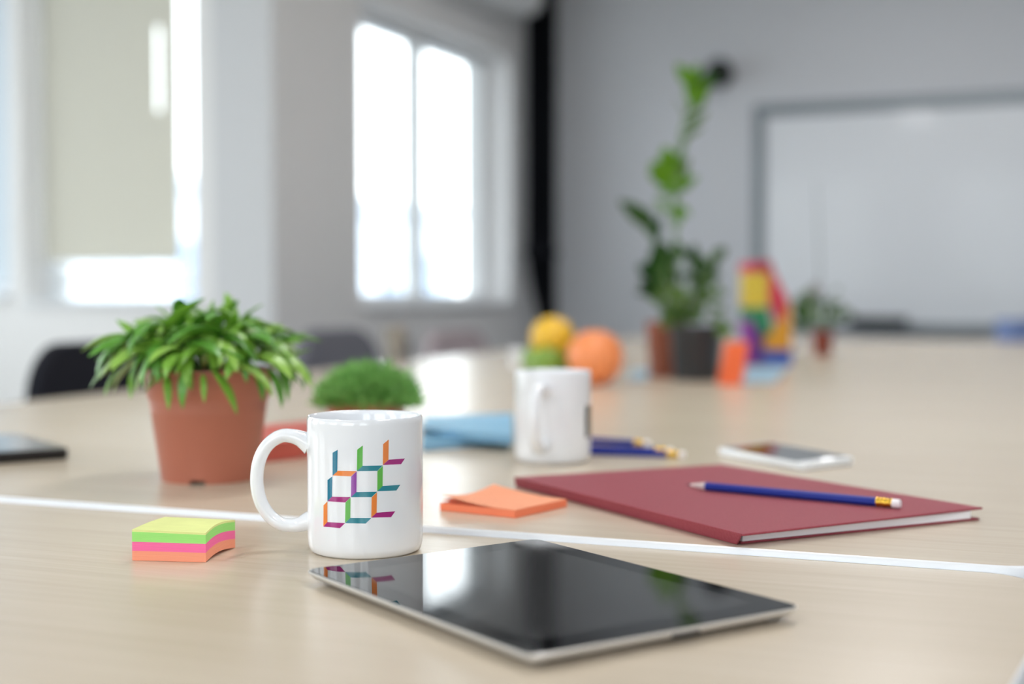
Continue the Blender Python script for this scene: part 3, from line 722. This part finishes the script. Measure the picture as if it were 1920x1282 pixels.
for k_ in range(6): a = k_ / 6 * 2 * PI + .3; crowns.append((.026 * math.cos(a), .026 * math.sin(a), .145 + .006 * math.sin(k_ * 2.1)))
for k_ in range(11): a = k_ / 11 * 2 * PI; crowns.append((.053 * math.cos(a), .053 * math.sin(a), .138 + .008 * math.sin(k_ * 3.7)))
for ci, (x, y, z) in enumerate(crowns):
    MB().tube([(x * .4, y * .4, .085), (x * .7, y * .7, .115), (x, y, z)], [.0025, .002, .0015], 6).build('stem', m_stem, pl)
    r0_ = math.hypot(x, y); base = math.atan2(y, x); n = 10 if r0_ > .04 else 8
    for j in range(n):
        if r0_ < .01: ang = j / n * 2 * PI
        else: ang = base + (j / (n - 1) - .5) * (3.2 if r0_ > .04 else 4.6)
        ang += rnd.uniform(-.2, .2)
        out_ = abs(((ang - base + PI) % (2 * PI)) - PI) < 1.0 and r0_ > .04
        pitch = rnd.uniform(.15, .95) if j % 3 else rnd.uniform(.6, 1.05)
        v_ = rnd.choice((1, 2, 3, 4)) if out_ else rnd.choice((0, 1, 2, 3))
        if out_: pitch = rnd.uniform(-.1, .65)
        hz = z - rnd.uniform(0, .022)
        put(lm[v_], 'leaf', pl, (x, y, hz), (pitch, rnd.uniform(-.3, .3), ang - PI / 2), rnd.uniform(.62, 1.0) * (1.0 if r0_ > .03 else .8))
# the long leaves that hang over the rim and to the left in the photograph
def tip_leaf(px0, py0, px1, py1, dy, w_=1.0, vi=1):
    a_ = at_y(px0, py0, PX.y + dy) - PX; b_ = at_y(px1, py1, PX.y + dy - .012) - PX
    d_ = b_ - a_; ln = d_.length; yaw = math.atan2(d_.y, d_.x) - PI / 2; hor = math.hypot(d_.x, d_.y)
    el = math.atan2(d_.z, hor); bend = (.5, .9, 1.3, 1.7, 2.1, .2)[vi]
    o_ = put(lm[vi], 'leaf', pl, a_, (el + bend / 2, 0, yaw), ln / .070 * (1 + bend * bend / 26)); o_.scale = (o_.scale[0] * w_, o_.scale[1], o_.scale[2])
for q in ((250, 672, 168, 729, -.02, 1.1, 1), (225, 690, 196, 743, -.02, .8, 0), (330, 655, 255, 737, -.055, 1.5, 2), (345, 690, 272, 737, -.06, 1.0, 1), (312, 700, 316, 768, -.062, .9, 0),
          (358, 680, 343, 766, -.066, 1.0, 1), (380, 700, 383, 755, -.066, .8, 0), (395, 690, 444, 777, -.068, 1.1, 0), (385, 610, 402, 700, -.05, 1.3, 0), (415, 680, 512, 745, -.062, 1.4, 2),
          (470, 680, 492, 752, -.05, 1.0, 1), (500, 660, 540, 752, -.02, 1.0, 1), (520, 660, 580, 705, 0, 1.0, 0), (500, 690, 528, 765, -.03, 1.0, 1), (250, 690, 245, 748, -.03, .9, 0),
          (505, 650, 578, 625, .03, 1.0, 0), (510, 690, 585, 655, .03, .9, 0), (405, 630, 437, 557, 0, .9, 5), (390, 630, 400, 562, .02, .8, 5), (470, 640, 462, 582, .02, .9, 5), (355, 630, 350, 575, .02, .9, 5), (500, 640, 530, 605, .02, .9, 5), (340, 620, 290, 572, .03, .9, 5),
          (275, 620, 235, 650, 0, 1.0, 2), (420, 620, 480, 680, -.05, 1.5, 1), (450, 605, 520, 660, -.04, 1.5, 1), (370, 610, 300, 650, -.05, 1.4, 1), (310, 640, 250, 598, 0, 1.0, 1)):
    tip_leaf(*q)

# small mossy plant
sp0 = at(687, 834); spl = thing('potted_plant', (sp0.x, sp0.y, FT), 'small fluffy green plant in a terracotta pot behind the printed mug', 'potted plant')
pot(spl, .036, .0465, .052, m_ter, rim=.015)
m_moss = mat('moss_green', S(158, 208, 122), .6, noise=.45, scale=120, col2=S(100, 160, 78), translucent=.35)
mb = MB(); rnd = random.Random(5)
mb.sphere((0, 0, .043), .040, 20, 12, (1, 1, .85))
for i in range(1900):
    a = rnd.uniform(0, 2 * PI); th = math.acos(rnd.uniform(.02, 1)); rr = .043 + rnd.uniform(-.004, .008) + .004 * math.sin(5 * a + 4 * th) * math.sin(7 * th)
    lump = 1 + .10 * math.sin(3 * a + 1) * math.sin(2 * th)
    p = Vector((math.sin(th) * math.cos(a) * rr * 1.12, math.sin(th) * math.sin(a) * rr * 1.12, math.cos(th) * rr * .88)) * lump + Vector((0, 0, .044))
    d_ = (p - Vector((0, 0, .03))).normalized(); s_ = Vector((rnd.uniform(-1, 1), rnd.uniform(-1, 1), rnd.uniform(-1, 1))).cross(d_).normalized()
    l_ = rnd.uniform(.008, .019); wd = .0026; d_ = (d_ + Vector((rnd.uniform(-.6, .6), rnd.uniform(-.6, .6), rnd.uniform(-.2, .5)))).normalized(); mid_ = p + d_ * l_ * .5
    mb.add([p, mid_ + s_ * wd, p + d_ * l_, mid_ - s_ * wd], [(0, 1, 2, 3)])
o = mb.build('foliage', m_moss, spl, smooth=False); o['kind'] = 'stuff'

# --- group of plants in the background
m_dk = mat('dark_leaf', S(38, 84, 24), .35, noise=.3, scale=30); m_br = mat('bright_leaf', S(112, 168, 32), .4, noise=.2, scale=30, translucent=.25)
m_md = mat('mid_leaf', S(104, 140, 76), .5, noise=.3, scale=30, translucent=.15)
broad = {}
for nm, m in (('dark', m_dk), ('bright', m_br), ('mid', m_md)):
    broad[nm] = [leaf_mesh('leaf', m, L=.07, W=.0185, bend=b, th=.05, fold=.25, seg=7, power=.8) for b in (.2, .7, 1.2)]
def leaf_to(kind, t, origin, a_, b_, width=1.0, vi=1):
    d_ = b_ - a_; ln = d_.length; yaw = math.atan2(d_.y, d_.x) - PI / 2; el = math.atan2(d_.z, math.hypot(d_.x, d_.y)); bend = (.2, .7, 1.2)[vi]
    o_ = put(broad[kind][vi], 'leaf', t, a_ - origin, (el + bend / 2, 0, yaw), ln / .07); o_.rotation_mode = 'YXZ'; o_.rotation_euler = (el + bend / 2, random.uniform(.8, 1.3) * (1 if d_.x < 0 else -1), yaw); o_.scale = (ln / .07 * width, ln / .07, ln / .07); return o_
TP = Vector((at_y(1250, 700, 2.86).x, 2.86, FT))
tp = thing('potted_plant', TP, 'tall leafy plant in a terracotta pot half behind the black pot', 'potted plant')
pot(tp, .037, .045, .118, mat('brown_clay', S(150, 84, 62), .6, noise=.1, scale=30), rim=.02)
stem = [(1262, 610), (1268, 540), (1266, 430), (1262, 350), (1278, 250), (1296, 180), (1308, 135)]
sp_pts = [at_y(x, y, 2.86) - TP for x, y in stem]
MB().tube(sp_pts, [.004, .004, .0035, .003, .0028, .0022, .0015], 8).build('stem', m_stem, tp)
rnd = random.Random(3)
YB = 2.86
for x0, y0, x1, y1, kd, wd in ((1304, 165, 1264, 122, 'bright', .9), (1306, 160, 1318, 118, 'bright', .9), (1302, 180, 1350, 138, 'dark', 1.0), (1300, 185, 1340, 160, 'bright', 1.0), (1296, 205, 1330, 172, 'bright', 1.0), (1296, 190, 1282, 145, 'bright', .9),
      (1290, 215, 1328, 195, 'mid', .8), (1284, 240, 1330, 212, 'mid', .7), (1278, 262, 1320, 240, 'mid', .6), (1284, 235, 1272, 185, 'mid', .6),
      (1272, 330, 1290, 255, 'bright', 1.2), (1266, 330, 1240, 275, 'bright', 1.1), (1268, 335, 1215, 310, 'bright', 1.3), (1266, 345, 1212, 335, 'bright', 1.3), (1264, 350, 1260, 290, 'bright', 1.2), (1266, 360, 1235, 365, 'bright', 1.2), (1262, 300, 1228, 300, 'bright', .9),
      (1266, 360, 1308, 335, 'bright', .9), (1266, 380, 1284, 345, 'bright', .9), (1268, 345, 1308, 300, 'mid', .6), (1268, 420, 1285, 380, 'bright', 1.0), (1266, 415, 1246, 385, 'bright', .9), (1268, 425, 1262, 385, 'bright', 1.0), (1250, 400, 1222, 375, 'bright', .9), (1268, 385, 1290, 410, 'bright', .8)):
    leaf_to(kd, tp, TP, at_y(x0, y0, YB), at_y(x1, y1, YB + rnd.uniform(-.03, .03)), wd, rnd.choice((0, 1)))
MB().tube([at_y(x, y, YB + .02) - TP for x, y in ((1245, 605), (1238, 540), (1228, 460), (1218, 425))], [.003, .003, .0025, .002], 8).build('stem', m_stem, tp)
for x0, y0, x1, y1, wd in ((1222, 430, 1158, 378, .9), (1226, 440, 1195, 400, 1.1), (1222, 432, 1222, 385, 1.1), (1228, 450, 1200, 420, 1.0), (1230, 455, 1240, 405, 1.0), (1236, 500, 1218, 450, 1.2), (1240, 520, 1192, 500, 1.2), (1240, 530, 1250, 460, 1.2), (1240, 545, 1195, 530, 1.0), (1242, 555, 1190, 550, .8), (1238, 500, 1262, 455, 1.1)):
    leaf_to('dark', tp, TP, at_y(x0, y0, YB + .02), at_y(x1, y1, YB + rnd.uniform(-.02, .04)), wd, rnd.choice((0, 1)))

BP = Vector((at_y(1305, 700, 2.75).x, 2.75, FT))
bp_ = thing('potted_plant', BP, 'bushy dark green plant in a black pot behind the oranges', 'potted plant')
bp_['label'] = 'bushy dark green plant in the black pot, right of the fruit'
pot(bp_, .0455, .0575, .111, mat('black_pot_plastic', S(50, 53, 58), .35, noise=.08, scale=30), rim=.018)
rnd = random.Random(9)
tips = [(1250, 475), (1272, 462), (1295, 470), (1318, 472), (1345, 478), (1335, 500), (1235, 520), (1230, 545), (1255, 510), (1280, 500), (1300, 510), (1322, 520), (1345, 508), (1245, 560), (1268, 545), (1290, 540), (1312, 545), (1325, 565), (1240, 590), (1262, 580), (1285, 575), (1305, 580), (1352, 462), (1225, 500), (1310, 490), (1268, 525), (1330, 540), (1252, 535), (1298, 560), (1276, 590), (1244, 575)]
for i, (x, y) in enumerate(tips):
    yy = 2.75 + rnd.uniform(-.05, .05); bx = 1290 + (x - 1290) * .35; by = 605
    tx = x + (bx - x) * .35; ty = y + 26
    if i % 2 == 0: MB().tube([at_y(bx, by, 2.75) - BP, at_y((bx + tx) / 2, (by + ty) / 2, (2.75 + yy) / 2) - BP, at_y(tx, ty, yy) - BP], [.002, .0018, .0012], 6).build('stem', m_stem, bp_)
    for k_ in range(3):
        a_ = at_y(tx, ty, yy); b_ = at_y(x + rnd.uniform(-16, 16), y + rnd.uniform(-14, 14), yy + rnd.uniform(-.02, .02))
        leaf_to('dark' if (y < 530 and k_ < 2) else 'mid', bp_, BP, a_, b_, rnd.uniform(.9, 1.4), rnd.choice((0, 1)))
# trailing sprig on the right of the black pot
MB().tube([at_y(x, y, 2.72) - BP for x, y in ((1335, 622), (1342, 590), (1346, 560), (1344, 545))], [.0015] * 4, 6).build('stem', m_stem, bp_)
for x0, y0, x1, y1 in ((1344, 560, 1328, 548), (1345, 555, 1362, 545), (1345, 580, 1330, 572), (1345, 585, 1362, 575), (1342, 600, 1326, 594), (1342, 605, 1362, 598), (1340, 620, 1372, 612), (1340, 622, 1366, 632), (1345, 550, 1348, 532), (1340, 622, 1378, 624)):
    leaf_to('mid', bp_, BP, at_y(x0, y0, 2.70), at_y(x1, y1, 2.69), 1.3, 0)

# small flowering plant further right
SPp = at(1542, 666); sm = thing('potted_plant', SPp, 'small sprawling plant in a little red-brown pot before the whiteboard', 'potted plant')
YS = SPp.y
pot(sm, .026, .031, .070, mat('red_brown_pot', S(138, 62, 44), .5, noise=.1, scale=30), rim=.012)
rnd = random.Random(21)
m_fl = mat('dusty_brown_flower', S(120, 96, 84), .6, noise=.2, scale=60)
for i in range(26):
    x = rnd.uniform(1492, 1590); y = rnd.uniform(545, 600) + abs(x - 1540) * .15
    a_ = at_y(1542 + (x - 1542) * .35, 612, YS); b_ = at_y(x, y, YS + rnd.uniform(-.05, .05))
    MB().tube([a_ - SPp, (a_ + b_) / 2 - SPp + Vector((0, 0, .008)), b_ - SPp], [.0014, .0012, .001], 5).build('stem', m_stem, sm)
    for k_ in range(2):
        leaf_to('mid' if i % 3 else 'dark', sm, SPp, b_, b_ + Vector((rnd.uniform(-.03, .03), rnd.uniform(-.02, .02), rnd.uniform(-.015, .02))), 1.2, 0)
for x, y in ((1528, 535), (1534, 545), (1524, 552)):
    b_ = at_y(x, y, YS) - SPp; MB().tube([at_y(1540, 610, YS) - SPp, b_], .001, 5).build('stem', m_stem, sm)
    MB().sphere(b_, .010, 10, 6, (1, 1, .7), fn=lambda p: .15 * math.sin(5 * math.atan2(p.y, p.x))).build('flower', m_fl, sm)
MB().tube([at_y(1540, 610, YS) - SPp, at_y(1536, 470, YS) - SPp, at_y(1531, 340, YS) - SPp], [.003, .0022, .0012], 6).build('tall_stalk', mat('grey_stalk', S(120, 132, 130), .6, noise=.1), sm)
DP = at(1502, 662); DPv = Vector((DP.x, DP.y + .12, FT)); YD = DPv.y
dp = thing('potted_plant', DPv, 'dark leafy plant in a white pot, half hidden by the coloured blocks', 'potted plant')
pot(dp, .030, .036, .05, mat('white_pot_glaze', S(225, 226, 230), .3, noise=.02), rim=.01)
rnd = random.Random(22)
for i in range(18):
    b_ = at_y(rnd.uniform(1484, 1520), rnd.uniform(552, 615), YD + rnd.uniform(-.03, .03)); a_ = at_y(1502, 628, YD)
    leaf_to('dark', dp, DPv, a_ + (b_ - a_) * .3, b_, .9, 0)
    if i % 3 == 0: MB().tube([a_ - DPv, b_ - DPv], .0012, 5).build('stem', m_stem, dp)

# ------------------------------------------------------------------ fruit
def fruit(c, r, m, name, label, sc_=(1, 1, 1), squash=0, stem_=True, fn=None, grp='pieces of fruit behind the second mug'):
    t = thing(name, (c.x, c.y, c.z - r * sc_[2]), label, name, grp)
    MB().sphere((0, 0, r * sc_[2]), r, 40, 24, sc_, fn).build('peel', m, t, sharp=180)
    MB().tube([(0, 0, 2 * r * sc_[2] - .0035), (0, 0, 2 * r * sc_[2] + .002)], [.003, .0022], 8).build('stalk', m_fst, t)
    return t
m_fst = mat('fruit_stalk', S(84, 96, 50), .7, noise=.2, scale=200)
m_or = mat('orange_peel', S(246, 148, 90), .38, noise=.08, scale=60, bump=.6, detail=2)
m_ye = mat('yellow_peel', S(236, 188, 50), .4, noise=.08, scale=60, bump=.5)
m_gn = mat('green_apple_skin', S(124, 160, 58), .35, noise=.15, scale=30)
dent = lambda p: -.10 * math.exp(-((1 - p.z) / .06)) - .06 * math.exp(-((1 + p.z) / .06))
YO = 2.58; co = at_y(1116, 668, YO); ro = .0545; co.z = FT + ro
fruit(co, ro, m_or, 'orange', 'large orange, rightmost of the fruit', fn=lambda p: -.04 * math.exp(-((1 - p.z) / .03)))
cg = at_y(1026, 668, 2.66); rg = .037; cg.z = FT + rg
ch_ = at_y(1036, 640, 2.78); rh = .037; ch_ = Vector((at_y(1036, 640, 2.78).x, 2.78, FT + rh))
fruit(cg, rg, m_gn, 'apple', 'green apple half hidden by the second mug', fn=dent)
fruit(Vector((at_y(1075, 640, 2.70).x - .004, 2.745, FT + rh)), rh, m_gn, 'apple', 'green apple hidden behind the orange', fn=dent)
fruit(Vector((at_y(1005, 640, 2.78).x + .005, 2.79, FT + rh)), rh, m_gn, 'apple', 'green apple under the yellow fruit at the back', fn=dent)
cy = at_y(1036, 633, 2.70); ry = .0455
fruit(cy, ry, m_ye, 'lemon', 'yellow fruit lying on top of the others', sc_=(1.0, 1.0, .96))
# small white cup left of the fruit
cw_ = at(972, 690); t = thing('cup', (cw_.x, cw_.y + .05, FT), 'small white cup left of the fruit', 'cup')
MB().lathe([(0, .002), (.014, 0), (.016, .001), (.022, .042), (.0225, .045), (.0215, .045), (.0145, .005), (0, .004)], 32).build('cup_body', m_cer, t)

# beige cup and dark marker at the table's far left edge
bc = at(740, 677); t = thing('cup', bc, 'beige paper cup at the far left edge of the long table', 'cup')
k_ = bc.y / F
m_bg = mat('beige_card', S(164, 156, 144), .7, noise=.08, scale=30)
MB().lathe([(0, .002), (.022, 0), (.0235, .001), (.031, 64 * k_), (.0322, 65 * k_), (.030, 65 * k_), (.0225, .006), (0, .005)], 32).build('cup_body', m_bg, t)
mk = at(765, 678) + Vector((0, .0, 0)); t = thing('marker', mk, 'dark grey marker standing on its cap beside the beige cup', 'marker')
m_mk = mat('dark_marker_plastic', S(64, 64, 70), .4, noise=.1)
MB().tube([(0, 0, 0), (0, 0, .028)], [.0085, .0085], 16).build('cap', m_mk, t)
MB().tube([(0, 0, .028), (0, 0, .062), (0, 0, .066)], [.007, .0065, .004], 16).build('barrel', m_mk, t)

# ------------------------------------------------------------------ coloured blocks, orange note block, papers
YK = at(1440, 684).y
KB = at(1436, 684); kt = thing('block_tower', KB, 'colourful tower of toy blocks between the plants before the whiteboard', 'toy blocks')
def kp(nm, pts, col, dy0=0, dep=.045):
    m = mat('painted_wood_' + nm, col, .4, noise=.06, scale=30)
    q0 = [at_y(x, y, YK) for x, y in pts]
    n = len(q0); a_ = [Vector((p.x, YK + dy0, max(p.z, FT + .0002))) for p in q0]; b_ = [Vector((p.x, p.y + dep, p.z)) for p in a_]
    MB().loft([a_, b_]).build('block', m, kt, world=True, bevel=.0012)['label'] = nm.replace('_', ' ') + ' block'
kp('pink', [(1391, 493), (1414, 491), (1414, 511), (1391, 511)], S(214, 64, 100))
kp('crimson', [(1415, 489), (1446, 489), (1452, 511), (1415, 511)], S(170, 26, 62))
kp('yellow', [(1392, 512), (1440, 512), (1440, 576), (1392, 576)], S(214, 186, 60))
kp('red', [(1441, 512), (1453, 512), (1477, 560), (1470, 600), (1456, 600), (1441, 560)], S(204, 56, 78))
kp('green', [(1393, 577), (1440, 577), (1449, 622), (1432, 630), (1412, 600), (1393, 599)], S(34, 128, 84))
kp('violet', [(1391, 600), (1411, 601), (1411, 684), (1396, 684)], S(146, 62, 160))
kp('dark_purple', [(1412, 602), (1430, 632), (1428, 684), (1412, 684)], S(92, 30, 120))
kp('amber', [(1479, 565), (1484, 575), (1484, 656), (1436, 656), (1433, 633), (1450, 624), (1457, 601), (1470, 601)], S(214, 150, 34))
kp('blue', [(1429, 657), (1485, 657), (1485, 684.2), (1429, 684.2)], S(44, 84, 176))

ob0 = at(1370, 722); YOb = ob0.y
t = thing('sticky_note_block', ob0, 'orange block of notes leaning sideways beside the black pot', 'sticky notes')
m_ob = mat('bright_orange_paper', S(246, 112, 60), .6, noise=.08, scale=300, stretch=(4, .1, .1))
a_ = [at_y(x, y, YOb) for x, y in ((1351, 722), (1390, 722), (1405, 642), (1366, 642))]
for p in a_[:2]: p.z = FT + .0002
for i in range(3):
    f0, f1 = i / 3, (i + 1) / 3 - .004
    qa = [a_[0].lerp(a_[1], f0), a_[0].lerp(a_[1], f1), a_[3].lerp(a_[2], f1), a_[3].lerp(a_[2], f0)]
    MB().loft([qa, [p + Vector((0, .05, 0)) for p in qa]]).build('note_stack', m_ob, t, world=True, bevel=.0008)

def sheet_thing(pts, label, m, th=.0012):
    q = [at(x, y) for x, y in pts]; cx = sum(p.x for p in q) / 4; cy = sum(p.y for p in q) / 4
    t = thing('paper_sheet', (cx, cy, FT), label, 'paper')
    MB().prism([(p.x, p.y) for p in q], FT + .0003, FT + .0003 + th).build('paper', m, t, world=True, smooth=False)
m_pb = mat('pale_blue_paper', S(152, 186, 206), .7, noise=.04, scale=30)
sheet_thing([(1392, 718), (1452, 718), (1478, 688), (1402, 688)], 'pale blue paper under the front of the coloured blocks', m_pb)
sheet_thing([(1178, 712), (1214, 712), (1216, 694), (1186, 694)], 'pale blue paper between the orange and the terracotta pot', m_pb)

# blue box at the right end of the table
bx = at(1905, 640); t = thing('storage_box', bx, 'blue box at the far right end of the long table', 'box')
m_bx = mat('blue_box_card', S(112, 134, 184), .6, noise=.05, scale=20)
MB().box(-.035, .065, -.03, .12, 0.0002, .062).build('box_body', m_bx, t, bevel=.003)
MB().box(-.037, .067, -.032, .122, .062, .082).build('lid', m_bx, t, bevel=.003)
